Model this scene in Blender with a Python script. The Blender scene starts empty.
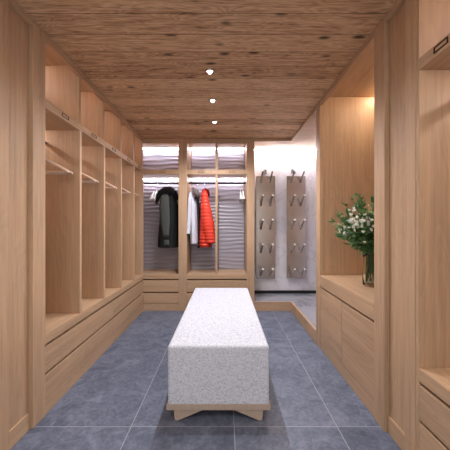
import bpy, bmesh, math, random
from mathutils import Vector, Matrix
random.seed(7)
C = bpy.context.scene
COL = C.collection
PI = math.pi

# ------------------------------------------------------------ camera
F = 260.0
cam_d = bpy.data.cameras.new('camera'); cam = bpy.data.objects.new('camera', cam_d); COL.objects.link(cam)
cam_d.sensor_width = 36; cam_d.lens = 36*F/450; cam_d.clip_start = .02
cam.location = (0, 0, 1.2); cam.rotation_euler = (PI/2, 0, 0)
cam_d.shift_x = 0.5/450
C.camera = cam
# ------------------------------------------------------------ world, lights, exposure
w = bpy.data.worlds.new('world'); C.world = w; w.use_nodes = True
w.node_tree.nodes['Background'].inputs[0].default_value = (.8, .85, 1, 1)
w.node_tree.nodes['Background'].inputs[1].default_value = .05
C.view_settings.view_transform = 'Standard'; C.view_settings.look = 'None'
C.view_settings.exposure = 0.45; C.view_settings.gamma = 1; C.view_settings.use_curve_mapping = False

def area(name, loc, sx, sy, power, col, rot=(0,0,0)):
    l = bpy.data.lights.new(name, 'AREA'); l.shape = 'RECTANGLE'; l.size = sx; l.size_y = sy
    l.energy = power; l.color = col
    o = bpy.data.objects.new(name, l); o.location = loc; o.rotation_euler = rot; COL.objects.link(o); return o
def spot(name, loc, power, col, ang=120, blend=.6, rad=.025, rot=(0,0,0)):
    l = bpy.data.lights.new(name, 'SPOT'); l.energy = power; l.color = col
    l.spot_size = math.radians(ang); l.spot_blend = blend; l.shadow_soft_size = rad
    o = bpy.data.objects.new(name, l); o.location = loc; o.rotation_euler = rot; COL.objects.link(o); return o

H = 2.41
LY = (2.05, 2.53, 3.06); LX = -.115
area('overhead_fill_light', (-.1, -.35, 2.38), 1.6, 1.3, 22, (1.0, .96, .93))  # added area fill standing for unseen room lighting near the camera
area('behind_camera_fill_light', (-.1, -1.55, 1.2), 2.6, 2.2, 15, (.93, .96, 1.0), (PI/2, 0, 0))  # added fill behind the camera to light the fronts; no opening is built
for y in LY:
    spot('downlight_lamp', (LX, y, H-.012), 38, (.97, .96, 1.0), 150, .7, .02)

# ------------------------------------------------------------ materials
def newmat(name):
    m = bpy.data.materials.new(name); m.use_nodes = True
    return m, m.node_tree.nodes, m.node_tree.links, m.node_tree.nodes['Principled BSDF']
def N(ns, t, **kw):
    n = ns.new(t)
    for k, v in kw.items(): setattr(n, k, v)
    return n
def math_n(ns, ls, op, a, b=None, c=None):
    n = ns.new('ShaderNodeMath'); n.operation = op
    for i, v in enumerate((a, b, c)):
        if v is None: continue
        if isinstance(v, (int, float)): n.inputs[i].default_value = v
        else: ls.new(v, n.inputs[i])
    return n.outputs[0]
def ramp(ns, ls, fac, stops):
    r = ns.new('ShaderNodeValToRGB'); ls.new(fac, r.inputs[0])
    e = r.color_ramp.elements
    while len(e) < len(stops): e.new(.5)
    for k, (p, c) in enumerate(stops):
        e[k].position = p; e[k].color = (*c, 1)
    return r.outputs[0]
def simple(name, col, rough=.5, metal=0, bump=0, bscale=100, spec=.5):
    m, ns, ls, b = newmat(name)
    b.inputs['Base Color'].default_value = (*col, 1); b.inputs['Roughness'].default_value = rough
    b.inputs['Metallic'].default_value = metal; b.inputs['Specular IOR Level'].default_value = spec
    tc = N(ns, 'ShaderNodeTexCoord'); nz = N(ns, 'ShaderNodeTexNoise'); nz.inputs['Scale'].default_value = bscale
    ls.new(tc.outputs['Object'], nz.inputs['Vector'])
    if bump:
        bp = N(ns, 'ShaderNodeBump'); bp.inputs['Strength'].default_value = bump; bp.inputs['Distance'].default_value = .004
        ls.new(nz.outputs[0], bp.inputs['Height']); ls.new(bp.outputs[0], b.inputs['Normal'])
    mr = ramp(ns, ls, nz.outputs[0], [(.3, tuple(c*.93 for c in col)), (.7, tuple(min(1, c*1.05) for c in col))])
    ls.new(mr, b.inputs['Base Color'])
    return m
def emis(name, col, s):
    m, ns, ls, b = newmat(name)
    b.inputs['Base Color'].default_value = (0, 0, 0, 1)
    b.inputs['Emission Color'].default_value = (*col, 1); b.inputs['Emission Strength'].default_value = s
    return m

OAK = (.50, .337, .213)
def oak(axis, tint=1.0):
    """light oak, grain running along axis"""
    m, ns, ls, b = newmat('oak_grain_' + axis)
    tc = N(ns, 'ShaderNodeTexCoord'); oi = N(ns, 'ShaderNodeObjectInfo')
    off = N(ns, 'ShaderNodeVectorMath', operation='SCALE'); cv = N(ns, 'ShaderNodeCombineXYZ')
    for i in range(3): ls.new(oi.outputs['Random'], cv.inputs[i])
    ls.new(cv.outputs[0], off.inputs[0]); off.inputs['Scale'].default_value = 37.3
    add = N(ns, 'ShaderNodeVectorMath', operation='ADD'); ls.new(tc.outputs['Object'], add.inputs[0]); ls.new(off.outputs[0], add.inputs[1])
    def mapped(across, along):
        mp = N(ns, 'ShaderNodeMapping'); s = [across]*3; s['xyz'.index(axis)] = along
        mp.inputs['Scale'].default_value = s; ls.new(add.outputs[0], mp.inputs[0]); return mp.outputs[0]
    n1 = N(ns, 'ShaderNodeTexNoise'); n1.inputs['Scale'].default_value = 1; n1.inputs['Detail'].default_value = 6; n1.inputs['Roughness'].default_value = .6
    ls.new(mapped(60, 2.2), n1.inputs[0])
    n2 = N(ns, 'ShaderNodeTexNoise'); n2.inputs['Scale'].default_value = 1; n2.inputs['Detail'].default_value = 2
    ls.new(mapped(7, .5), n2.inputs[0])
    n3 = N(ns, 'ShaderNodeTexNoise'); n3.inputs['Scale'].default_value = 1; n3.inputs['Distortion'].default_value = .6; n3.inputs['Detail'].default_value = 1
    ls.new(mapped(5.5, .8), n3.inputs[0])
    rings = math_n(ns, ls, 'FRACT', math_n(ns, ls, 'MULTIPLY', n3.outputs[0], 16))
    a = math_n(ns, ls, 'MULTIPLY', n1.outputs[0], .55)
    bb = math_n(ns, ls, 'MULTIPLY_ADD', n2.outputs[0], .42, a)
    c = math_n(ns, ls, 'MULTIPLY_ADD', rings, .07, bb)
    t = tint
    col = ramp(ns, ls, c, [(.34, tuple(x*.76*t for x in OAK)), (.52, tuple(x*t for x in OAK)), (.7, tuple(x*1.17*t for x in OAK))])
    ls.new(col, b.inputs['Base Color']); b.inputs['Roughness'].default_value = .5; b.inputs['Specular IOR Level'].default_value = .3
    bp = N(ns, 'ShaderNodeBump'); bp.inputs['Strength'].default_value = .12; bp.inputs['Distance'].default_value = .002
    ls.new(n1.outputs[0], bp.inputs['Height']); ls.new(bp.outputs[0], b.inputs['Normal'])
    return m
M_WASH = simple('washed_oak', (.47, .375, .30), .6, 0, .1, 40)
OX, OY, OZ = oak('x'), oak('y'), oak('z')

def rustic_ceiling():
    m, ns, ls, b = newmat('reclaimed_plank_ceiling')
    tc = N(ns, 'ShaderNodeTexCoord'); sp = N(ns, 'ShaderNodeSeparateXYZ'); ls.new(tc.outputs['Object'], sp.inputs[0])
    py = math_n(ns, ls, 'MULTIPLY', sp.outputs[1], 1/.165)
    idx = math_n(ns, ls, 'FLOOR', py); fr = math_n(ns, ls, 'FRACT', py)
    wn = N(ns, 'ShaderNodeTexWhiteNoise', noise_dimensions='1D'); ls.new(idx, wn.inputs['W'])
    xo = math_n(ns, ls, 'MULTIPLY_ADD', wn.outputs[0], 31.0, sp.outputs[0])
    cv = N(ns, 'ShaderNodeCombineXYZ'); ls.new(xo, cv.inputs[0]); ls.new(sp.outputs[1], cv.inputs[1]); ls.new(math_n(ns, ls, 'MULTIPLY', idx, 3.7), cv.inputs[2])
    def mp(s):
        q = N(ns, 'ShaderNodeMapping'); q.inputs['Scale'].default_value = s; ls.new(cv.outputs[0], q.inputs[0]); return q.outputs[0]
    n1 = N(ns, 'ShaderNodeTexNoise'); n1.inputs['Scale'].default_value = 1; n1.inputs['Detail'].default_value = 8; n1.inputs['Roughness'].default_value = .7
    ls.new(mp((4.5, 70, 1)), n1.inputs[0])
    n3 = N(ns, 'ShaderNodeTexNoise'); n3.inputs['Scale'].default_value = 1; n3.inputs['Detail'].default_value = 2; n3.inputs['Distortion'].default_value = .4
    ls.new(mp((2.4, 13, 1)), n3.inputs[0])
    rings = math_n(ns, ls, 'PINGPONG', math_n(ns, ls, 'MULTIPLY', n3.outputs[0], 26), 1)
    v = N(ns, 'ShaderNodeTexVoronoi'); v.inputs['Scale'].default_value = 1; v.inputs['Randomness'].default_value = 1
    ls.new(mp((3.6, 8.5, 1)), v.inputs[0])
    knot = ramp(ns, ls, v.outputs['Distance'], [(.0, (1, 1, 1)), (.09, (.8, .8, .8)), (.19, (0, 0, 0))])
    base = math_n(ns, ls, 'MULTIPLY_ADD', rings, .15, math_n(ns, ls, 'MULTIPLY', n1.outputs[0], .98))
    tone = math_n(ns, ls, 'MULTIPLY_ADD', wn.outputs[0], .16, base)
    col = ramp(ns, ls, tone, [(.42, (.12, .060, .029)), (.51, (.37, .218, .120)), (.64, (.56, .36, .21)), (.82, (.76, .54, .34))])
    mix = N(ns, 'ShaderNodeMix', data_type='RGBA'); ls.new(knot, mix.inputs[0]); ls.new(col, mix.inputs[6]); mix.inputs[7].default_value = (.045, .024, .015, 1)
    seam = math_n(ns, ls, 'LESS_THAN', fr, .018)
    m2 = N(ns, 'ShaderNodeMix', data_type='RGBA'); ls.new(seam, m2.inputs[0]); ls.new(mix.outputs[2], m2.inputs[6]); m2.inputs[7].default_value = (.035, .02, .013, 1)
    ls.new(m2.outputs[2], b.inputs['Base Color']); b.inputs['Roughness'].default_value = .65; b.inputs['Specular IOR Level'].default_value = .25
    hh = math_n(ns, ls, 'SUBTRACT', tone, seam)
    bp = N(ns, 'ShaderNodeBump'); bp.inputs['Strength'].default_value = .5; bp.inputs['Distance'].default_value = .004
    ls.new(hh, bp.inputs['Height']); ls.new(bp.outputs[0], b.inputs['Normal'])
    return m
def slate_floor():
    m, ns, ls, b = newmat('slate_floor_tiles')
    tc = N(ns, 'ShaderNodeTexCoord'); sp = N(ns, 'ShaderNodeSeparateXYZ'); ls.new(tc.outputs['Object'], sp.inputs[0])
    TX, TY = .613, 1.193
    ux = math_n(ns, ls, 'MULTIPLY', math_n(ns, ls, 'SUBTRACT', sp.outputs[0], .057), 1/TX)
    uy = math_n(ns, ls, 'MULTIPLY', math_n(ns, ls, 'SUBTRACT', sp.outputs[1], 1.547), 1/TY)
    fx = math_n(ns, ls, 'MULTIPLY', math_n(ns, ls, 'PINGPONG', ux, .5), TX); fy = math_n(ns, ls, 'MULTIPLY', math_n(ns, ls, 'PINGPONG', uy, .5), TY)
    g = math_n(ns, ls, 'MAXIMUM', math_n(ns, ls, 'LESS_THAN', fx, .0024), math_n(ns, ls, 'LESS_THAN', fy, .0020))
    cv = N(ns, 'ShaderNodeCombineXYZ'); ls.new(math_n(ns, ls, 'FLOOR', ux), cv.inputs[0]); ls.new(math_n(ns, ls, 'FLOOR', uy), cv.inputs[1])
    wn = N(ns, 'ShaderNodeTexWhiteNoise', noise_dimensions='3D'); ls.new(cv.outputs[0], wn.inputs['Vector'])
    off = N(ns, 'ShaderNodeVectorMath', operation='MULTIPLY_ADD'); ls.new(wn.outputs['Color'], off.inputs[0]); off.inputs[1].default_value = (9, 9, 9); ls.new(tc.outputs['Object'], off.inputs[2])
    n1 = N(ns, 'ShaderNodeTexNoise'); n1.inputs['Scale'].default_value = 6.5; n1.inputs['Detail'].default_value = 10; n1.inputs['Roughness'].default_value = .74; n1.inputs['Distortion'].default_value = .9
    ls.new(off.outputs[0], n1.inputs[0])
    n2 = N(ns, 'ShaderNodeTexNoise'); n2.inputs['Scale'].default_value = 45; n2.inputs['Detail'].default_value = 5; ls.new(off.outputs[0], n2.inputs[0])
    t = math_n(ns, ls, 'MULTIPLY_ADD', n2.outputs[0], .3, math_n(ns, ls, 'MULTIPLY', n1.outputs[0], .75))
    t = math_n(ns, ls, 'MULTIPLY_ADD', wn.outputs[0], .09, t)
    col = ramp(ns, ls, t, [(.38, (.066, .080, .122)), (.53, (.120, .143, .205)), (.70, (.21, .24, .325))])
    mix = N(ns, 'ShaderNodeMix', data_type='RGBA'); ls.new(g, mix.inputs[0]); ls.new(col, mix.inputs[6]); mix.inputs[7].default_value = (.36, .38, .45, 1)
    ls.new(mix.outputs[2], b.inputs['Base Color']); b.inputs['Roughness'].default_value = .48; b.inputs['Specular IOR Level'].default_value = .4
    bp = N(ns, 'ShaderNodeBump'); bp.inputs['Strength'].default_value = .3; bp.inputs['Distance'].default_value = .006
    ls.new(n1.outputs[0], bp.inputs['Height']); ls.new(bp.outputs[0], b.inputs['Normal'])
    return m
def marble(name, base, vein, rough):
    m, ns, ls, b = newmat(name)
    tc = N(ns, 'ShaderNodeTexCoord'); mp = N(ns, 'ShaderNodeMapping'); mp.inputs['Rotation'].default_value = (.3, .8, .5); ls.new(tc.outputs['Object'], mp.inputs[0])
    n1 = N(ns, 'ShaderNodeTexNoise'); n1.inputs['Scale'].default_value = 1.7; n1.inputs['Detail'].default_value = 6; n1.inputs['Distortion'].default_value = 1.0; n1.inputs['Roughness'].default_value = .55
    ls.new(mp.outputs[0], n1.inputs[0])
    d = math_n(ns, ls, 'ABSOLUTE', math_n(ns, ls, 'SUBTRACT', n1.outputs[0], .5))
    n2 = N(ns, 'ShaderNodeTexNoise'); n2.inputs['Scale'].default_value = 1.3; n2.inputs['Detail'].default_value = 4; ls.new(tc.outputs['Object'], n2.inputs[0])
    col = ramp(ns, ls, d, [(0, vein), (.02, tuple((a+2*c)/3 for a, c in zip(vein, base))), (.07, base)])
    cl = ramp(ns, ls, n2.outputs[0], [(.35, (.84, .84, .88)), (.6, (1, 1, 1))])
    mx = N(ns, 'ShaderNodeMix', data_type='RGBA', blend_type='MULTIPLY'); mx.inputs[0].default_value = 1; ls.new(col, mx.inputs[6]); ls.new(cl, mx.inputs[7])
    ls.new(mx.outputs[2], b.inputs['Base Color']); b.inputs['Roughness'].default_value = rough
    return m
def fabric_boucle():
    m, ns, ls, b = newmat('boucle_fabric')
    tc = N(ns, 'ShaderNodeTexCoord'); n1 = N(ns, 'ShaderNodeTexNoise'); n1.inputs['Scale'].default_value = 120; n1.inputs['Detail'].default_value = 3
    ls.new(tc.outputs['Object'], n1.inputs[0])
    v = N(ns, 'ShaderNodeTexVoronoi'); v.inputs['Scale'].default_value = 85; ls.new(tc.outputs['Object'], v.inputs[0])
    mp = N(ns, 'ShaderNodeMapping'); mp.inputs['Scale'].default_value = (60, 60, 170); ls.new(tc.outputs['Object'], mp.inputs[0])
    n3 = N(ns, 'ShaderNodeTexNoise'); n3.inputs['Scale'].default_value = 1; n3.inputs['Detail'].default_value = 2; ls.new(mp.outputs[0], n3.inputs[0])
    t = math_n(ns, ls, 'MULTIPLY_ADD', n3.outputs[0], .35, math_n(ns, ls, 'MULTIPLY', n1.outputs[0], .65))
    col = ramp(ns, ls, t, [(.34, (.38, .41, .49)), (.47, (.60, .635, .72)), (.62, (.73, .76, .84))])
    ls.new(col, b.inputs['Base Color']); b.inputs['Roughness'].default_value = .95; b.inputs['Specular IOR Level'].default_value = .1
    bp = N(ns, 'ShaderNodeBump'); bp.inputs['Strength'].default_value = .7; bp.inputs['Distance'].default_value = .004
    ls.new(t, bp.inputs['Height']); ls.new(bp.outputs[0], b.inputs['Normal'])
    return m
M_CEIL = rustic_ceiling(); M_FLOOR = slate_floor()
M_MARBLE = marble('pale_marble', (.80, .785, .82), (.64, .63, .67), .25)
M_STONE = marble('polished_grey_stone', (.36, .365, .41), (.22, .225, .26), .06)
M_FAB = fabric_boucle()
M_RIPPLE = simple('rippled_stone_panel', (.34, .32, .37), .38, 0, .1, 60)
M_BLACK = simple('black_metal', (.012, .012, .014), .55, .2)
M_BRONZE = simple('dark_bronze', (.05, .028, .018), .35, .7)
M_GROOVE = simple('dark_oak', (.16, .09, .055), .7)  # darker oak behind the drawer and door gaps and under the bench
M_STEEL = simple('brushed_steel', (.53, .50, .48), .26, 1, .04, 300)
M_PEG = simple('polished_steel', (.50, .48, .47), .14, 1)
M_CHROME = simple('chrome', (.85, .85, .86), .12, 1)
M_WALL = simple('plain_plaster', (.55, .47, .40), .8)
M_LED = emis('led_cool', (.88, .86, 1.0), 32)
M_LEDP = emis('led_neutral', (1.0, .90, .88), 46)
M_LEDN = emis('led_neutral_dim', (1.0, .90, .88), 36)
M_LEDA = emis('led_alcove', (1.0, .93, .95), 105)
M_LEDW = emis('led_warm', (1.0, .86, .68), 52)
M_WOODH = simple('pale_maple', (.62, .46, .35), .4)
M_WHITE = simple('white_lacquer', (.82, .80, .78), .35)
M_REDTAG = simple('red_plastic', (.5, .02, .02), .4)

# ------------------------------------------------------------ builders
OFF = {}
def bx(bm, x0, x1, y0, y1, z0, z1):
    if x0 > x1: x0, x1 = x1, x0
    if y0 > y1: y0, y1 = y1, y0
    vs = [bm.verts.new((x, y, z)) for x in (x0, x1) for y in (y0, y1) for z in (z0, z1)]
    for f in ((0,1,3,2), (4,6,7,5), (0,4,5,1), (2,3,7,6), (0,2,6,4), (1,5,7,3)):
        bm.faces.new([vs[i] for i in f])
def new(): return bmesh.new()
def thing(name, label, cat, loc=(0,0,0), group=None):
    o = bpy.data.objects.new(name, None); COL.objects.link(o); o.location = loc; o.empty_display_size = .05
    o['label'] = label; o['category'] = cat
    if group: o['group'] = group
    OFF[o.name] = Vector(loc); return o
def obj(name, bm, mat, parent=None, smooth=False, bevel=0, label=None):
    me = bpy.data.meshes.new(name)
    off = OFF[parent.name] if parent else Vector((0,0,0))
    if parent: bmesh.ops.translate(bm, vec=-off, verts=bm.verts)
    bmesh.ops.recalc_face_normals(bm, faces=bm.faces)
    bm.to_mesh(me); bm.free(); me.materials.append(mat)
    if smooth:
        for p in me.polygons: p.use_smooth = True
    o = bpy.data.objects.new(name, me); COL.objects.link(o)
    if parent: o.parent = parent
    OFF[o.name] = off
    if bevel:
        md = o.modifiers.new('bevel', 'BEVEL'); md.width = bevel; md.segments = 2; md.limit_method = 'ANGLE'
    if label: o['label'] = label
    return o
def box(name, dims, mat, parent=None, bevel=.0015, label=None):
    bm = new(); bx(bm, *dims); return obj(name, bm, mat, parent, bevel=bevel, label=label)
def tag(o, label, cat, group=None):
    o['label'] = label; o['category'] = cat
    if group: o['group'] = group
    return o
def struct(o): o['kind'] = 'structure'; return o
def tube(bm, pts, r, seg=8, closed_caps=True):
    pts = [Vector(p) for p in pts]; rs = r if isinstance(r, (list, tuple)) else [r]*len(pts); rings = []
    for i, p in enumerate(pts):
        d = (pts[min(i+1, len(pts)-1)] - pts[max(i-1, 0)]).normalized()
        up = Vector((0,0,1)) if abs(d.z) < .9 else Vector((0,1,0))
        a = d.cross(up).normalized(); b = d.cross(a).normalized()
        rings.append([bm.verts.new(p + (a*math.cos(t)+b*math.sin(t))*rs[i]) for t in [2*PI*k/seg for k in range(seg)]])
    for q in range(len(rings)-1):
        for k in range(seg):
            bm.faces.new((rings[q][k], rings[q][(k+1)%seg], rings[q+1][(k+1)%seg], rings[q+1][k]))
    if closed_caps: bm.faces.new(rings[0]); bm.faces.new(rings[-1])
def prism(bm, pts2, y0, y1):
    """polygon in xz extruded in y"""
    a = [bm.verts.new((x, y0, z)) for x, z in pts2]; b = [bm.verts.new((x, y1, z)) for x, z in pts2]
    bm.faces.new(a); bm.faces.new(b[::-1]); n = len(a)
    for i in range(n): bm.faces.new((a[i], a[(i+1)%n], b[(i+1)%n], b[i]))
def lathe(bm, prof, cx, cy, seg=24):
    rings = [[bm.verts.new((cx+r*math.cos(2*PI*k/seg), cy+r*math.sin(2*PI*k/seg), z)) for k in range(seg)] for r, z in prof]
    for q in range(len(rings)-1):
        for k in range(seg): bm.faces.new((rings[q][k], rings[q][(k+1)%seg], rings[q+1][(k+1)%seg], rings[q+1][k]))
    return rings
def P(px, py, y):
    return Vector(((px-224.5)*y/F, y, 1.2-(py-225)*y/F))
def copy_tree(root, loc, label=None):
    r = root.copy(); COL.objects.link(r); r.location = loc
    if label: r['label'] = label
    for ch in list(root.children):
        c = ch.copy(); COL.objects.link(c); c.parent = r
        for g in list(ch.children):
            d = g.copy(); COL.objects.link(d); d.parent = c
    return r

# ------------------------------------------------------------ room shell
XL, XR = -1.13, .93          # cabinet face planes
WL, WR, WB, WF = -1.66, 1.52, 4.12, -1.6
YB = 3.63                    # face plane of the far cabinets
struct(box('floor', (WL, WR, WF, WB, -.05, 0), M_FLOOR, bevel=0))
struct(box('ceiling', (XL-.021, XR+.021, WF, YB+.02, H, H+.035), M_CEIL, bevel=0))
struct(box('light_leak_lid', (WL, WR, WF, WB, 2.462, 2.48), OX, bevel=0))  # unseen lid added above ceiling and cabinets to keep world light out
struct(box('wall_left', (WL-.05, WL, WF, WB, 0, 2.48), M_WALL, bevel=0))
struct(box('wall_right', (WR, WR+.05, WF, WB, 0, 2.48), M_MARBLE, bevel=0))
struct(box('wall_back', (WL, WR, WB, WB+.05, 0, 2.48), M_MARBLE, bevel=0))
struct(box('wall_front', (WL, WR, WF-.05, WF, 0, 2.48), M_WALL, bevel=0))

Z_LEDGE, Z_F, Z_D1, Z_D1b, Z_D2, Z_P = .51, .447, .427, .266, .247, .098
# ------------------------------------------------------------ left wardrobe
bayY = [1.637, 2.045, 2.45, 2.855, 3.26, 3.62]
DT = .028
u = thing('open_wardrobe', 'long light oak open wardrobe of five narrow bays along the left wall', 'wardrobe', (-1.4, 1.637, .51))
box('back_panel', (-1.645, -1.63, 1.637, 3.62, Z_LEDGE, 2.445), OZ, u)
for k, y in enumerate(bayY):
    if k == 0: continue
    y0, y1 = y-DT/2, y+DT/2
    if k == 5: y0, y1 = 3.602, 3.622
    box('side_panel', (-1.63, XL, y0, y1, Z_LEDGE, 1.94), OZ, u)
    box('side_panel', (-1.63, XL-.024, y0, y1, 1.995, 2.445), OZ, u)
    box('panel_edge', (XL-.024, XL-.006, y0, y1, 1.995, 2.368), OZ, u)
box('shelf', (-1.63, XL+.002, 1.637, 3.622, 1.94, 1.995), OY, u)
box('header', (XL-.022, XL+.004, 1.637, 3.622, 2.362, 2.409), OY, u)
box('top_panel', (-1.645, XL-.022, 1.637, 3.622, 2.446, 2.461), OY, u)
for k in range(5):
    y = (bayY[k]+bayY[k+1])/2; x = XL+.002
    bm = new()
    for d in ((y-.038, y+.038, 1.957, 1.960), (y-.038, y+.038, 1.977, 1.980), (y-.038, y-.035, 1.960, 1.977), (y+.035, y+.038, 1.960, 1.977)):
        bx(bm, x, x+.004, *d)
    h = obj('label_holder', bm, M_BRONZE, u, label='small dark bronze frame')
    y0 = bayY[k]+DT/2 if k else 1.64; y1 = bayY[k+1]-DT/2
    bm = new(); tube(bm, [(-1.40, y0, 1.84), (-1.40, y1, 1.84)], .0125, 10)
    obj('hanging_rail', bm, M_BRONZE, u, smooth=True, label='dark hanging rail')
    box('led_strip', (-1.545, -1.535, y0+.01, y1-.01, 1.932, 1.94), M_LEDP, u, bevel=0)
    box('led_strip', (-1.60, -1.585, y0+.01, y1-.01, 2.436, 2.445), M_LEDP, u, bevel=0)
tag(box('ledge', (-1.645, XL+.002, 1.637, 3.628, Z_F, Z_LEDGE), OY), 'long oak ledge running below the five bays on the left', 'ledge')

def drawer_cab_x(label, xf, sgn, y0, y1, group=None):
    """drawer unit whose face is the plane x = xf; sgn=+1 faces +x"""
    t = thing('drawer_cabinet', label, 'cabinet', (xf-sgn*.25, (y0+y1)/2, 0), group)
    bd = xf-sgn*.03
    box('carcass', (xf-sgn*.5, bd, y0, y1, .0, Z_F-.001), M_GROOVE, t, bevel=0)
    for za, zb in ((Z_D1b, Z_D1), (Z_P+.006, Z_D2)):
        box('drawer', (bd, xf, y0+.0015, y1-.0015, za, zb), OY, t)
    box('plinth', (bd, xf-sgn*.001, y0, y1, 0, Z_P), OY, t)
    return t
drawer_cab_x('oak two-drawer cabinet under the left ledge, the one nearer the viewer', XL, 1, 1.637, 2.64)
drawer_cab_x('oak two-drawer cabinet under the left ledge, meeting the far corner', XL, 1, 2.64, 3.628)

# panelled pier between viewer and left wardrobe
def pier(label, xf, sgn, stile, panel, far, ztop=2.375):
    t = thing('panelled_partition', label, 'panel', (xf-sgn*.05, stile[0], 0))
    box('stile', (xf-sgn*.52, xf+sgn*.003, stile[0], stile[1], 0, 2.408), OZ, t, bevel=.002)
    box('recessed_panel', (xf-sgn*.06, xf-sgn*.024, panel[0], panel[1], Z_P, ztop), OZ, t)
    box('plinth', (xf-sgn*.06, xf-sgn*.014, panel[0], panel[1], 0, Z_P), OY, t)
    box('top_rail', (xf-sgn*.06, xf+sgn*.003, panel[0], panel[1], ztop, 2.408), OY, t)
    box('stile', (xf-sgn*.06, xf+sgn*.003, far[0], far[1], 0, 2.408), OZ, t, bevel=.002)
    return t
pier('light oak panelled pier at the left edge, before the first open bay', XL, 1, (1.53, 1.637), (1.36, 1.53), (.2, 1.36))
pier('light oak panelled pier on the right between the flower niche and the near shelves', XR, -1, (1.507, 1.612), (1.338, 1.507), (1.266, 1.338))

# ------------------------------------------------------------ far wardrobe
def ripple_panel(parent, x0, x1, z0, z1, y, seed):
    bm = new(); nx = 22; nz = int((z1-z0)/.006); rnd = random.Random(seed)
    ph = [rnd.uniform(0, 6.28) for _ in range(6)]; rows = []
    for j in range(nz+1):
        z = z0+(z1-z0)*j/nz; r = []
        for i in range(nx+1):
            x = x0+(x1-x0)*i/nx
            wv = .010*math.sin(6*x+ph[0]+z*9)+.004*math.sin(15*x+ph[1]-z*14)
            s = math.sin((z+wv)*2*PI/.060+ph[2]+1.3*math.sin(z*6+ph[3]))
            amp = .5+.5*math.sin(8*x+ph[4]+z*23)*math.sin(z*17+ph[5])
            r.append(bm.verts.new((x, y-.0036*(.3+amp)*(1+s)-.001, z)))
        rows.append(r)
    for j in range(nz):
        for i in range(nx): bm.faces.new((rows[j][i], rows[j][i+1], rows[j+1][i+1], rows[j+1][i]))
    o = obj('rippled_back_panel', bm, M_RIPPLE, parent, smooth=True, label='grey back panel with horizontal ripples')
    md = o.modifiers.new('solid', 'SOLIDIFY'); md.thickness = .006; md.offset = -1 if False else 1
    return o
RY, LEDY, BKY = 3.86, 3.99, 4.055
def far_unit(label, cols, xs0, xs1, seed, stiles):
    t = thing('open_wardrobe', label, 'wardrobe', ((xs0+xs1)/2, YB+.2, 0))
    box('back_panel', (xs0, xs1, 4.085, 4.10, Z_LEDGE, 2.40), OZ, t)
    for a, b in stiles: box('stile', (a, b, YB-.004, YB+.03, 0, 2.407), OZ, t); box('side_panel', (a+.002, b-.002, YB+.03, 4.085, .0, 2.40), OZ, t)
    if len(cols) == 1: box('side_panel', (-1.32, -1.30, YB+.002, 4.085, Z_F, 2.40), OZ, t)
    lo = min(c[0] for c in cols); hi = max(c[1] for c in cols)
    box('header', (lo, hi, YB, YB+.022, 2.345, 2.407), OX, t)
    box('top_panel', (lo, hi, YB+.022, 4.085, 2.375, 2.395), OX, t)
    box('shelf', (lo, hi, YB, 4.04, 1.908, 1.975), OX, t)
    for k, (a, b) in enumerate(cols):
        ripple_panel(t, a, b, Z_LEDGE, 1.905, BKY+.01, seed+k)
        ripple_panel(t, a, b, 1.977, 2.374, BKY+.01, seed+k+5)
        bm = new(); tube(bm, [(a, RY, 1.82), (b, RY, 1.82)], .015, 10); obj('hanging_rail', bm, M_BLACK, t, smooth=True, label='black hanging rail')
        box('led_strip', (a+.01, b-.01, LEDY, LEDY+.02, 1.896, 1.908), M_LED, t, bevel=0)
        box('led_strip', (a+.01, b-.01, LEDY, LEDY+.02, 2.363, 2.375), M_LED, t, bevel=0)
        xm = (a+b)/2 if a > -1.2 else -.865; bm = new()
        for d in ((xm-.04, xm+.04, 1.927, 1.931), (xm-.04, xm+.04, 1.951, 1.955), (xm-.04, xm-.036, 1.931, 1.951), (xm+.036, xm+.04, 1.931, 1.951)):
            bx(bm, d[0], d[1], YB-.004, YB, d[2], d[3])
        obj('label_holder', bm, M_BRONZE, t, label='small dark bronze frame')
    for k in range(len(cols)-1):
        box('divider', (cols[k][1], cols[k+1][0], YB+.002, 4.04, Z_LEDGE, 1.908), OZ, t)
        box('divider', (cols[k][1], cols[k+1][0], YB+.002, 4.04, 1.975, 2.345), OZ, t)
    tag(box('ledge', (lo, hi, YB, 4.085, Z_F, Z_LEDGE), OX), 'oak ledge below the %s' % ('parka at the far left' if len(cols) == 1 else 'red jacket and the two middle bays at the far end'), 'ledge')
    c = thing('drawer_cabinet', 'oak two-drawer cabinet at the far wall, %s' % ('left of the wide post, under the parka' if len(cols) == 1 else 'behind the upholstered bench'), 'cabinet', ((lo+hi)/2, YB+.25, 0))
    box('carcass', (lo, hi, YB+.03, 4.085, 0, Z_F-.001), M_GROOVE, c, bevel=0)
    for za, zb in ((Z_D1b, Z_D1), (Z_P+.012, Z_D2)): box('drawer', (lo+.001, hi-.001, YB, YB+.03, za, zb), OX, c)
    box('plinth', (lo, hi, YB+.004, YB+.03, 0, Z_P+.008), OX, c)
    return t
far_unit('light oak open wardrobe at the far left holding the dark parka', [(-1.30, -.642)], -1.32, -.584, 11, [(-.642, -.584)])
far_unit('light oak open wardrobe at the far wall with two bays, holding the red jacket', [(-.524, -.128), (-.098, .312)], -.584, .418, 31, [(-.584, -.524), (.312, .418)])

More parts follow.
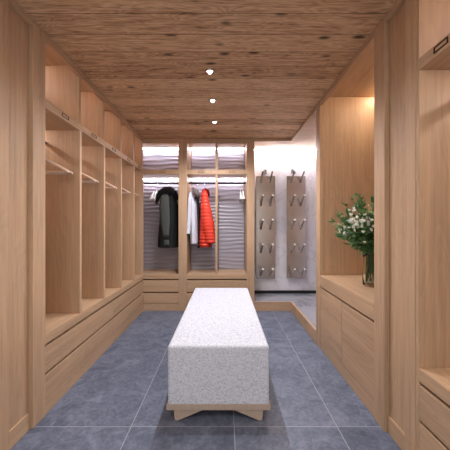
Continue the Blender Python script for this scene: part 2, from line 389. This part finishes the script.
# ------------------------------------------------------------ marble alcove
struct(box('trim_1', (.418, XR, YB, YB+.02, 2.372, 2.408), OX))
struct(box('trim_2', (XR, XR+.02, 2.63, YB+.02, 2.372, 2.408), OY))
tag(box('alcove_soffit', (.42, WR, YB+.02, 4.115, 2.385, 2.40), OX), 'smooth oak soffit above the marble alcove', 'ceiling panel')
struct(bpy.data.objects['alcove_soffit']); bpy.data.objects['alcove_soffit'].name = 'trim_3'
struct(box('trim_4', (XR+.02, WR, 2.63, YB+.02, 2.385, 2.40), OX))
for i in ('trim_3',):
    o = bpy.data.objects[i]; del o['label']; del o['category']
t = thing('led_light', 'long white light strip above the marble wall', 'light', (.97, 4.06, 2.38))
box('housing', (.43, WR-.01, 4.045, 4.085, 2.377, 2.385), M_WHITE, t, bevel=0)
box('diffuser', (.43, WR-.01, 4.05, 4.08, 2.369, 2.377), M_LEDA, t, bevel=0)
bm = new()
pts = [(.418, YB+.02), (XR+.02, YB+.02), (XR+.02, 2.63), (WR, 2.63), (WR, 4.11), (.418, 4.11)]
vb = [bm.verts.new((x, y, 0)) for x, y in pts]; vt = [bm.verts.new((x, y, .122)) for x, y in pts]
bm.faces.new(vb); bm.faces.new(vt)
for i in range(6): bm.faces.new((vb[i], vb[(i+1)%6], vt[(i+1)%6], vt[i]))
tag(obj('stone_platform', bm, M_STONE), 'low polished grey stone platform below the two boot racks', 'platform')
bm = new(); pts = [(.418, YB), (XR-.006, YB), (XR-.006, 2.63), (XR+.02, 2.63), (XR+.02, YB+.02), (.418, YB+.02)]
vb = [bm.verts.new((x, y, 0)) for x, y in pts]; vt = [bm.verts.new((x, y, .128)) for x, y in pts]
bm.faces.new(vb); bm.faces.new(vt)
for i in range(6): bm.faces.new((vb[i], vb[(i+1)%6], vt[(i+1)%6], vt[i]))
tag(obj('wooden_curb', bm, OX), 'L-shaped oak curb edging the stone platform', 'curb')
tag(box('shadow_gap_strip', (.418, WR, 4.095, 4.119, .124, .165), M_BLACK), 'thin black strip standing for the dark gap at the foot of the marble wall', 'shadow gap')  # dark gap under the marble, its shade put into a black strip

# boot racks
PY = 4.055
def boot_rack(cx, label):
    t = thing('boot_rack', label, 'rack', (cx, PY, .37), 'steel boot racks on the marble wall')
    box('back_plate', (cx-.148, cx+.148, PY, PY+.006, .37, 1.962), M_STEEL, t, bevel=.002)
    bm = new(); bx(bm, cx-.12, cx+.12, PY+.006, 4.119, .42, 1.91); obj('mounting_frame', bm, M_BLACK, t)
    for r in range(5):
        z = 1.875-.367*r
        for s in (-1, 1):
            x = cx-.004+s*.073
            a = Vector((x, PY, z)); b = Vector((x+.004, PY-.19, z+.135))
            bm = new(); tube(bm, [a, b], .0135, 12); p = obj('peg', bm, M_PEG, t, smooth=False)
            d = (b-a).normalized()
            bm = new(); tube(bm, [b-d*.002, b+d*.006], .0145, 12); obj('end_cap', bm, M_WHITE, p, label='end cap with its highlight painted white')  # white caps paint in the highlights on the steel peg tips
            bm = new(); tube(bm, [a, a+d*.012], .020, 12); obj('collar', bm, M_PEG, p)
    return t
boot_rack(.643, 'steel boot rack with ten pegs beside the oak post, left of the pair')
boot_rack(1.118, 'steel boot rack with ten pegs nearest the flower niche, right of the pair')
# small signs above the racks
s = thing('sign', 'small black square sign with a light mark above the left boot rack', 'sign', (.628, 4.10, 2.03))
box('plate', (.601, .664, 4.105, 4.119, 2.005, 2.075), M_BLACK, s)
bm = new()
for d in ((.612, .640, 2.058, 2.065), (.612, .618, 2.018, 2.065), (.612, .636, 2.014, 2.020), (.636, .642, 2.014, 2.044), (.626, .642, 2.038, 2.044)): bx(bm, d[0], d[1], 4.100, 4.105, d[2], d[3])
obj('mark', bm, M_WHITE, s, label='white mark')
s = thing('sign', 'small sign with dark upright strokes above the right boot rack', 'sign', (1.096, 4.10, 2.03))
bm = new()
for x in (1.062, 1.082, 1.112): bx(bm, x, x+.010, 4.108, 4.119, 2.010, 2.078)
bx(bm, 1.062, 1.092, 4.108, 4.119, 2.068, 2.078); bx(bm, 1.096, 1.122, 4.108, 4.119, 2.010, 2.018)
obj('mark', bm, M_BLACK, s)

# ------------------------------------------------------------ flower niche
YN0, YN1, ZC = 1.612, 2.63, .713
t = thing('display_niche', 'tall lit oak niche on the right holding the flowers', 'niche', (1.2, 2.1, ZC))
box('stile', (XR-.004, XR+.03, 2.527, 2.63, 0, 2.407), OZ, t)
box('side_panel', (XR+.03, WR, 2.5351, 2.63, 0, 2.458), OZ, t)
box('side_panel', (XR+.03, WR, YN0, YN0+.02, ZC, 2.445), OZ, t)
box('back_panel', (1.495, WR, YN0+.02, 2.535, ZC, 2.445), OZ, t)
box('header', (XR-.004, XR+.022, YN0, 2.527, 2.365, 2.407), OY, t)
box('top_panel', (XR+.022, 1.495, YN0+.02, 2.535, 2.446, 2.46), OY, t)
box('led_strip', (1.46, 1.48, 1.66, 2.50, 2.437, 2.446), M_LEDW, t, bevel=0)
tag(box('countertop', (XR-.004, 1.495, YN0, 2.527, .607, ZC), OY, bevel=.002), 'thick oak counter carrying the vase', 'counter')
t = thing('base_cabinet', 'oak two-door base cabinet below the flower niche', 'cabinet', (1.2, 2.07, 0))
box('carcass', (XR+.03, 1.495, YN0, 2.535, 0, .605), M_GROOVE, t, bevel=0)
box('door', (XR, XR+.03, YN0+.002, 2.063, Z_P+.006, .588), OY, t)
box('door', (XR, XR+.03, 2.069, 2.525, Z_P+.006, .588), OY, t)
box('plinth', (XR+.003, XR+.03, YN0, 2.527, 0, Z_P), OY, t)

# ------------------------------------------------------------ near right shelving
t = thing('open_wardrobe', 'light oak open shelves at the right edge, cut off by the frame', 'wardrobe', (1.2, .8, .516))
box('side_panel', (XR, WR, 1.243, 1.266, .0, 2.458), OZ, t)
box('back_panel', (1.49, WR, .3, 1.243, .516, 2.445), OZ, t)
box('side_panel', (XR, WR, .28, .3, .0, 2.405), OZ, t)
box('shelf', (XR-.002, 1.49, .3, 1.243, 1.940, 1.994), OY, t)
box('top_panel', (XR+.02, 1.49, .3, 1.243, 2.446, 2.46), OY, t)
bm = new(); y = 1.114; x = XR-.002
for d in ((y-.036, y+.036, 1.957, 1.961), (y-.036, y+.036, 1.979, 1.983), (y-.036, y-.032, 1.961, 1.979), (y+.032, y+.036, 1.961, 1.979)): bx(bm, x-.004, x, *d)
obj('label_holder', bm, M_BRONZE, t, label='small dark bronze frame')
bm = new(); tube(bm, [(1.22, .3, 1.855), (1.22, 1.243, 1.855)], .0125, 10); obj('hanging_rail', bm, M_BRONZE, t, smooth=True)
box('led_strip', (1.34, 1.355, .31, 1.23, 1.930, 1.940), M_LEDN, t, bevel=0)
box('led_strip', (1.44, 1.455, .31, 1.23, 2.437, 2.446), M_LEDN, t, bevel=0)
tag(box('ledge', (XR-.002, 1.49, .3, 1.243, .454, .516), OY), 'oak ledge under the cut-off shelves at the right edge', 'ledge')
t = thing('drawer_cabinet', 'oak two-drawer cabinet at the lower right corner, cut off by the frame', 'cabinet', (1.2, .75, 0))
box('carcass', (XR+.03, 1.49, .3, 1.243, 0, .453), M_GROOVE, t, bevel=0)
for za, zb in ((.272, .434), (Z_P+.003, .254)): box('drawer', (XR, XR+.03, .302, 1.242, za, zb), OY, t)
box('plinth', (XR+.003, XR+.03, .3, 1.243, 0, Z_P), OY, t)

# ------------------------------------------------------------ bench
BX, BY0, BY1 = -.037, 1.585, 3.08
t = thing('upholstered_bench', 'long pale woven upholstered bench in the middle of the floor', 'bench', (BX, (BY0+BY1)/2, 0))
bm = new(); bx(bm, BX-.312, BX+.312, BY0+.004, BY1-.004, .104, .46)
es = [e for e in bm.edges if max(v.co.z for v in e.verts) > .4]
bmesh.ops.bevel(bm, geom=es, offset=.022, segments=4, profile=.6, affect='EDGES')
obj('cushion', bm, M_FAB, t, smooth=False, bevel=.003, label='pale bouclé cushion')
box('base_board', (BX-.318, BX+.318, BY0, BY1, .070, .104), M_WASH, t, bevel=.002)
for y in (BY0+.01, BY1-.06):
    for s in (-1, 1):
        bm = new(); prism(bm, [(BX+s*.275, .070), (BX+s*.268, .004), (BX+s*.255, 0), (BX+s*.245, .002), (BX+s*.085, .070)], y, y+.05)
        obj('leg', bm, M_WASH, t)
box('underframe', (BX-.10, BX+.10, BY0+.12, BY1-.12, .03, .070), M_GROOVE, t)

# ------------------------------------------------------------ downlights
def downlight(y, label):
    t = thing('downlight', label, 'light', (LX, y, H), 'ceiling downlights')
    bm = new(); lathe(bm, [(.026, H-.0005), (.026, H-.005), (.038, H-.005), (.040, H-.0005)], LX, y, 28); obj('rim', bm, M_STEEL, t, smooth=False)
    bm = new(); lathe(bm, [(.026, H-.0008), (.0001, H-.0008)], LX, y, 20); obj('recess', bm, M_BLACK, t)
    for k in range(3):
        a = PI/2+k*2*PI/3; cx, cy = LX+.0135*math.cos(a), y+.0135*math.sin(a)
        bm = new(); lathe(bm, [(.0001, H-.0035), (.0105, H-.003), (.011, H-.001)], cx, cy, 12); obj('lens', bm, M_LAMP, t)
    return t
M_LAMP = emis('lamp_white', (1, 1, 1), 12)
downlight(LY[0], 'round recessed ceiling downlight nearest the viewer')
downlight(LY[1], 'round recessed ceiling downlight in the middle of the row')
downlight(LY[2], 'round recessed ceiling downlight farthest away')

# ------------------------------------------------------------ hangers
def hanger(name, axis, mat, label, group, bar=True, half=.245, scale=1):
    """hanger at the origin of the rail centre; plane perpendicular to the rail; axis = direction of its width"""
    t = thing(name, label, 'hanger', (0, 0, 0), group)
    A = Vector((1, 0, 0)) if axis == 'x' else Vector((0, 1, 0)); Z = Vector((0, 0, 1))
    bm = new(); pts = []
    for k in range(9):
        a = math.radians(-30+k*27); pts.append(A*math.sin(a)*.019 + Z*(.0+math.cos(a)*.019))
    pts = pts[::-1]; pts = [p for p in pts]; pts = [A*0 + Z*-.125, A*0+Z*-.035] + pts
    tube(bm, pts, .0022, 6); obj('hook', bm, M_CHROME, t, smooth=True)
    bm = new(); T = Vector((0, 1, 0)) if axis == 'x' else Vector((1, 0, 0)); secs = []
    for k in range(-6, 7):
        f = k/6; c = A*f*half + Z*(-.125-.122*abs(f)**1.1)
        hw = .007+.013*abs(f)**1.5; hh = .014-.004*abs(f)
        secs.append([bm.verts.new(c+T*hw*sx+Z*hh*sz) for sx, sz in ((-1, -.6), (-1, .6), (0, 1), (1, .6), (1, -.6), (0, -1))])
    for a, b in zip(secs, secs[1:]):
        for i in range(6): bm.faces.new((a[i], a[(i+1)%6], b[(i+1)%6], b[i]))
    bm.faces.new(secs[0]); bm.faces.new(secs[-1])
    obj('shoulder_bar', bm, mat, t, smooth=True)
    if bar:
        bm = new(); tube(bm, [A*-half*.93+Z*-.25, A*half*.93+Z*-.25], .0085, 8); obj('trouser_bar', bm, mat, t, smooth=True)
        for s in (-1, 1):
            bm = new(); tube(bm, [A*s*half*.90+Z*-.225, A*s*half*.90+Z*-.254], .006, 6); obj('clip', bm, M_CHROME, t)
    return t
RZ = .0
proto = None
ords = ['first', 'second', 'third', 'fourth', 'last']
for k in range(5):
    yc = bayY[k+1]-.028-.05
    for j, dy in enumerate((0, -.05)):
        lab = 'wooden hanger in the %s left-hand bay from the viewer, %s of two' % (ords[k], ('rear one', 'front one')[j])
        loc = (-1.40, yc+dy-(.01 if k == 4 else 0), 1.84)
        if proto is None:
            proto = hanger('clothes_hanger', 'x', M_WOODH, lab, 'wooden hangers in the left wardrobe'); proto.location = loc
        else: copy_tree(proto, loc, lab)
wh = hanger('clothes_hanger', 'y', M_WHITE, 'white hanger at the right end of the far rail, left of the two', 'white hangers on the far rails', half=.17)
wh.location = (.238, RY, 1.82)
copy_tree(wh, (.275, RY, 1.82), 'white hanger at the right end of the far rail, touching the post side')
copy_tree(wh, (-1.045, RY, 1.82), 'white hanger left of the dark parka, farther from it')
copy_tree(wh, (-1.005, RY, 1.82), 'white hanger left of the dark parka, right beside its fur hood')
bh = hanger('coat_hanger', 'y', M_BLACK, 'dark hanger carrying the parka', 'hangers carrying clothes', bar=False, half=.15)
PXK = -.835; SHX = -.475; GRX = -.405; RDX = -.295
bh.location = (PXK, RY, 1.82)
for x, l in ((SHX, 'dark hanger carrying the pale shirt'), (GRX, 'dark hanger carrying the grey jacket'), (RDX, 'dark hanger carrying the red puffer jacket')):
    copy_tree(bh, (x, RY, 1.82), l)

# ------------------------------------------------------------ clothes
def loft(bm, secs, seg=28, fold=.0, folds=7, seed=0, quilt=0, qstep=.05, sub=6, power=2.4):
    """secs: (cx, cy, z, rx, ry); interpolated; folds run downwards, quilt bulges are horizontal"""
    rnd = random.Random(seed); ph = rnd.uniform(0, 6.28); rings = []
    fine = []
    for a, b in zip(secs, secs[1:]):
        for q in range(sub): f = q/sub; fine.append(tuple(a[i]*(1-f)+b[i]*f for i in range(5)))
    fine.append(secs[-1]); z0 = secs[0][2]; z1 = secs[-1][2]
    for (cx, cy, z, rx, ry) in fine:
        d = (z0-z)/(z0-z1+1e-9); r = []
        qf = 1+quilt*(abs(math.sin((z)*PI/qstep))**.6-.6)
        for k in range(seg):
            th = 2*PI*k/seg; c, s = math.cos(th), math.sin(th)
            fo = 1+fold*d*math.sin(folds*th+ph+2*z)
            x = cx+rx*math.copysign(abs(c)**(2/power), c)*fo*qf; y = cy+ry*math.copysign(abs(s)**(2/power), s)*fo*qf
            r.append(bm.verts.new((x, y, z)))
        rings.append(r)
    for a, b in zip(rings, rings[1:]):
        for k in range(seg): bm.faces.new((a[k], a[(k+1)%seg], b[(k+1)%seg], b[k]))
    bm.faces.new(rings[0]); bm.faces.new(rings[-1])
def cloth(name, col, rough=.85, spec=.2, sc=90):
    return simple(name, col, rough, 0, .35, sc, spec)
def Z(py, y=3.8): return 1.2-(py-225)*y/F
def X(px, y=3.8): return (px-224.5)*y/F
M_PARKA = cloth('dark_olive_cloth', (.012, .014, .013)); M_SLEEVE = cloth('grey_green_cloth', (.075, .082, .078))
M_FUR = cloth('black_fur', (.009, .009, .010), .9)
M_SHIRT = cloth('pale_shirt_cotton', (.62, .64, .72), .8); M_GREYJ = cloth('taupe_cloth', (.17, .14, .14)); M_NAVY = cloth('dark_navy_cloth', (.03, .03, .04))
M_RED = cloth('red_quilted_nylon', (.72, .045, .018), .45, .5); M_DRED = cloth('dark_red_lining', (.22, .008, .012), .6)
yc = RY-.02
t = thing('parka', 'dark olive parka with black fur hood hanging at the far left', 'coat', (X(169), yc, Z(247)))
bm = new(); loft(bm, [(X(168), yc, Z(193), .05, .05), (X(168.6), yc, Z(197), .095, .11), (X(169), yc, Z(206), .13, .165), (X(169), yc, Z(222), .138, .17), (X(168.5), yc, Z(238), .145, .175), (X(168.5), yc, Z(247), .148, .175)], fold=.06, seed=3)
obj('body', bm, M_PARKA, t, smooth=True)
ys = 3.70
bm = new(); loft(bm, [(X(166), ys+.06, Z(194.5), .03, .03), (X(166), ys+.02, Z(198), .062, .05), (X(166.4), ys, Z(208), .076, .055), (X(167.2), ys-.004, Z(222), .072, .05), (X(168.2), ys, Z(236), .055, .042)], fold=.03, seed=4)
sl = obj('sleeve', bm, M_SLEEVE, t, smooth=True, label='grey-green sleeve in front')
bm = new(); loft(bm, [(X(168.2), ys, Z(236), .057, .044), (X(168.6), ys, Z(239), .057, .044)], sub=2); obj('cuff', bm, M_PARKA, sl, smooth=True)
bm = new(); loft(bm, [(X(168.6), ys, Z(239), .05, .04), (X(169), ys, Z(245), .052, .04)], sub=3, fold=.05); obj('sleeve_end', bm, M_SLEEVE, sl, smooth=True)
bm = new(); rnd = random.Random(5)
arc = [(156.5, 203), (158, 197.5), (161, 192.5), (165.5, 190), (170, 190), (174, 193), (176.8, 197), (176.5, 199.5)]
pts = [P(a, b, 3.74) for a, b in arc]; rr = [.012, .033, .042, .046, .048, .044, .036, .012]
tube(bm, pts, rr, 12)
for q in range(420):
    i = rnd.randrange(len(pts)-1); f = rnd.random(); c = pts[i].lerp(pts[i+1], f); r = rr[i]*(1-f)+rr[i+1]*f
    d = Vector((rnd.gauss(0, 1), rnd.gauss(0, 1), rnd.gauss(0, 1))).normalized(); sd = d.orthogonal().normalized()*.006
    base = c+d*r*.8; a = bm.verts.new(base+sd); b = bm.verts.new(base-sd); cc = bm.verts.new(c+d*(r+.022)+Vector((0, 0, -.006))); e = bm.verts.new(base+d.cross(sd))
    bm.faces.new((a, b, cc)); bm.faces.new((b, e, cc)); bm.faces.new((e, a, cc)); bm.faces.new((a, e, b))
obj('fur_hood', bm, M_FUR, t, label='black fur trimmed hood')

t = thing('shirt', 'pale blue-white shirt hanging beside the wide post', 'shirt', (X(193), yc, Z(244)))
bm = new(); loft(bm, [(X(191.8), yc, Z(191), .018, .05), (X(192.2), yc, Z(195), .035, .12), (X(193.6), yc, Z(205), .05, .155), (X(194), yc, Z(222), .051, .16), (X(194.2), yc, Z(236), .052, .165), (X(194.4), yc, Z(243.5), .050, .165)], fold=.10, folds=9, seed=9)
obj('body', bm, M_SHIRT, t, smooth=True)
bm = new(); loft(bm, [(X(191.4), 3.72, Z(193), .02, .02), (X(191), 3.69, Z(200), .030, .035), (X(190.5), 3.685, Z(215), .030, .035), (X(190), 3.66, Z(229), .026, .03), (X(189.6), 3.64, Z(233.5), .026, .032)], fold=.10, folds=5, seed=10)
obj('sleeve', bm, M_SHIRT, t, smooth=True)
t = thing('jacket', 'taupe jacket squeezed between the pale shirt and the red puffer jacket', 'coat', (X(198), yc, Z(246)))
bm = new(); loft(bm, [(X(197.3), yc+.02, Z(190), .012, .05), (X(198), yc+.03, Z(196), .011, .10), (X(198.4), yc+.03, Z(212), .011, .11), (X(198.4), yc+.03, Z(232), .011, .11), (X(198.3), yc+.03, Z(248), .013, .11)], fold=.05, seed=12)
obj('body', bm, M_NAVY, t, smooth=True)
bm = new(); tube(bm, [P(193, 188, 3.72), P(194.5, 190.5, 3.69), P(197, 194, 3.68), P(199, 197.5, 3.70)], [.014, .034, .036, .016], 10); obj('hood', bm, M_GREYJ, t, smooth=True, label='taupe hood')

t = thing('puffer_jacket', 'bright red quilted puffer jacket hanging near the thin divider', 'coat', (X(206), yc, Z(246)))
bm = new(); loft(bm, [(X(204.5), yc, Z(189), .03, .05), (X(204.6), yc, Z(193), .042, .12), (X(204.9), yc, Z(205), .064, .15), (X(205.3), yc, Z(222), .08, .155), (X(205.9), yc, Z(238), .094, .16), (X(205.6), yc, Z(246.5), .088, .16)], quilt=.2, qstep=.047, fold=.03, seed=14, sub=14)
obj('body', bm, M_RED, t, smooth=True)
bm = new(); loft(bm, [(X(205), 3.72, Z(191), .022, .02), (X(205), 3.69, Z(195), .045, .04), (X(206.4), 3.68, Z(208), .068, .05), (X(208.8), 3.675, Z(224), .080, .05), (X(210.6), 3.68, Z(238), .070, .045), (X(211.4), 3.68, Z(242.5), .058, .04)], quilt=.26, qstep=.047, fold=.02, seed=15, sub=14)
obj('sleeve', bm, M_RED, t, smooth=True, label='quilted red sleeve')
bm = new(); tube(bm, [P(201.5, 196, 3.74), P(203, 191.2, 3.72), P(205.5, 189.6, 3.72), P(208, 190.5, 3.73), P(209.2, 196, 3.75)], [.012, .02, .024, .02, .012], 10)
obj('collar', bm, M_DRED, t, smooth=True, label='dark red collar')
bm = new(); tube(bm, [P(203.2, 224, 3.655), P(205, 234, 3.655), P(207, 241, 3.66)], .006, 6); obj('zip', bm, M_DRED, t, smooth=True, label='dark red seam')

# ------------------------------------------------------------ vase and flowers
def glass():
    m, ns, ls, b = newmat('clear_glass'); b.inputs['Transmission Weight'].default_value = 1; b.inputs['Roughness'].default_value = .02; b.inputs['IOR'].default_value = 1.2
    b.inputs['Base Color'].default_value = (.93, .97, .95, 1); return m
M_GLASS = glass()
VX, VY = 1.163, 2.06
t = thing('glass_vase', 'clear glass vase holding the flower stems, standing on the oak counter', 'vase', (VX, VY, ZC))
bm = new()
lathe(bm, [(.0001, ZC+.001), (.055, ZC+.001), (.062, ZC+.012), (.064, ZC+.10), (.058, ZC+.18), (.056, ZC+.22), (.058, ZC+.262), (.0545, ZC+.262), (.0525, ZC+.22), (.0545, ZC+.18), (.0605, ZC+.10), (.0585, ZC+.016), (.0001, ZC+.012)], VX, VY, 32)
obj('body', bm, M_GLASS, t, smooth=True)
t = thing('flower_bouquet', 'loose bouquet of white blossoms and green foliage in the glass vase', 'flowers', (VX, VY, ZC+.02))
rnd = random.Random(21)
tips = []
CB = Vector((1.055, 2.02, 1.20))
for i in range(46):
    while True:
        d = Vector((rnd.uniform(-1, 1), rnd.uniform(-1, 1), rnd.uniform(-.75, 1.05)))
        if d.length < 1: break
    tips.append(CB+Vector((d.x*.235, d.y*.20, d.z*.185)))
tips += [Vector((.86, 2.0, 1.29)), Vector((.905, 1.98, 1.10)), Vector((.98, 2.0, 1.42)), Vector((1.05, 2.02, 1.44)), Vector((1.17, 2.03, 1.43)), Vector((.93, 2.0, 1.36)), Vector((1.10, 2.0, 1.02)), Vector((1.02, 2.0, 1.02)), Vector((1.06, 1.97, 1.00)), Vector((.95, 1.98, 1.05)), Vector((.92, 1.98, 1.16)), Vector((1.12, 1.96, 1.0)), Vector((.90, 1.97, 1.24))]
stems = new(); leaves = new(); bright = new()
def leaf(bm, base, d, L, wd):
    d = d.normalized(); s = d.cross(Vector((rnd.gauss(0, 1), rnd.gauss(0, 1), rnd.gauss(0, 1)))).normalized(); n = d.cross(s)
    prev = None
    for f, ww in ((0, .12), (.3, 1), (.6, .85), (1, .05)):
        c = base+d*L*f+n*L*.18*f*f
        a, b, m = bm.verts.new(c+s*wd*ww), bm.verts.new(c-s*wd*ww), bm.verts.new(c-n*wd*.25*ww)
        if prev: bm.faces.new((prev[0], prev[2], m, a)); bm.faces.new((prev[2], prev[1], b, m))
        prev = (a, b, m)
neck = Vector((VX, VY, ZC+.25))
for tp in tips:
    a = 2*PI*rnd.random(); foot = Vector((VX+.042*math.cos(a), VY+.042*math.sin(a), ZC+.025))
    nk = neck+Vector((rnd.uniform(-.03, .03), rnd.uniform(-.03, .03), 0)); mid = nk.lerp(tp, .5)+Vector((0, 0, .03))
    tube(stems, [foot, nk, mid, tp], [.0018, .0022, .0018, .001], 5)
    path = [nk, mid, tp]
    for q in range(22):
        f = rnd.uniform(.15, 1.0)
        c = nk.lerp(mid, f*2) if f < .5 else mid.lerp(tp, f*2-1)
        d = (tp-nk).normalized()+Vector((rnd.gauss(0, .9), rnd.gauss(0, .9), rnd.gauss(0, .7)))
        leaf(leaves if rnd.random() < .5 else bright, c, d, rnd.uniform(.035, .065), rnd.uniform(.007, .014))
M_LEAF = simple('dark_leaf', (.055, .15, .038), .5, 0, .2, 60); M_LEAF2 = simple('fresh_leaf', (.15, .29, .11), .5, 0, .2, 60)
M_STEM = simple('stem_green', (.07, .13, .04), .6); M_BLOOM = simple('white_petals', (.85, .88, .80), .7)
obj('stems', stems, M_STEM, t)
o = obj('foliage', leaves, M_LEAF, t); o['kind'] = 'stuff'
o = obj('foliage', bright, M_LEAF2, t, label='lighter green leaves'); o['kind'] = 'stuff'
def blossom_mesh():
    bm = new()
    for q in range(9):
        c = Vector((rnd.gauss(0, 1), rnd.gauss(0, 1), rnd.gauss(0, 1))).normalized()*rnd.uniform(.004, .013)
        for k in range(5):
            a = 2*PI*k/5; d = Vector((math.cos(a), math.sin(a), .35)); s = Vector((-math.sin(a), math.cos(a), 0))*.0035
            v = [bm.verts.new(c), bm.verts.new(c+d*.005+s), bm.verts.new(c+d*.010+Vector((0, 0, .001))), bm.verts.new(c+d*.005-s)]
            bm.faces.new(v)
        bmesh.ops.create_icosphere(bm, subdivisions=1, radius=.003, matrix=Matrix.Translation(c))
    return bm
b0 = obj('blossom', blossom_mesh(), M_BLOOM, None); b0.parent = t
first = True
spots = [tp for tp in tips[:46] if tp.y < 2.10]
for i in range(98):
    if i < 24: c = Vector((0.965+rnd.gauss(0, .05), 1.90+rnd.gauss(0, .03), 1.245+rnd.gauss(0, .035)))
    elif i < 46: c = Vector((1.06+rnd.gauss(0, .055), 1.86+rnd.gauss(0, .04), 1.185+rnd.gauss(0, .045)))
    elif i < 54: c = Vector((.90+rnd.gauss(0, .02), 1.98, 1.15+rnd.gauss(0, .015)))
    else: c = rnd.choice(spots)+Vector((rnd.gauss(0, .02), rnd.gauss(0, .02)-.02, rnd.gauss(0, .02)))
    o = b0 if first else b0.copy()
    if not first: COL.objects.link(o)
    first = False
    o.location = c-Vector(t.location); o.rotation_euler = (rnd.uniform(0, 6), rnd.uniform(0, 6), rnd.uniform(0, 6)); k = rnd.uniform(.45, .95); o.scale = (k, k, k)
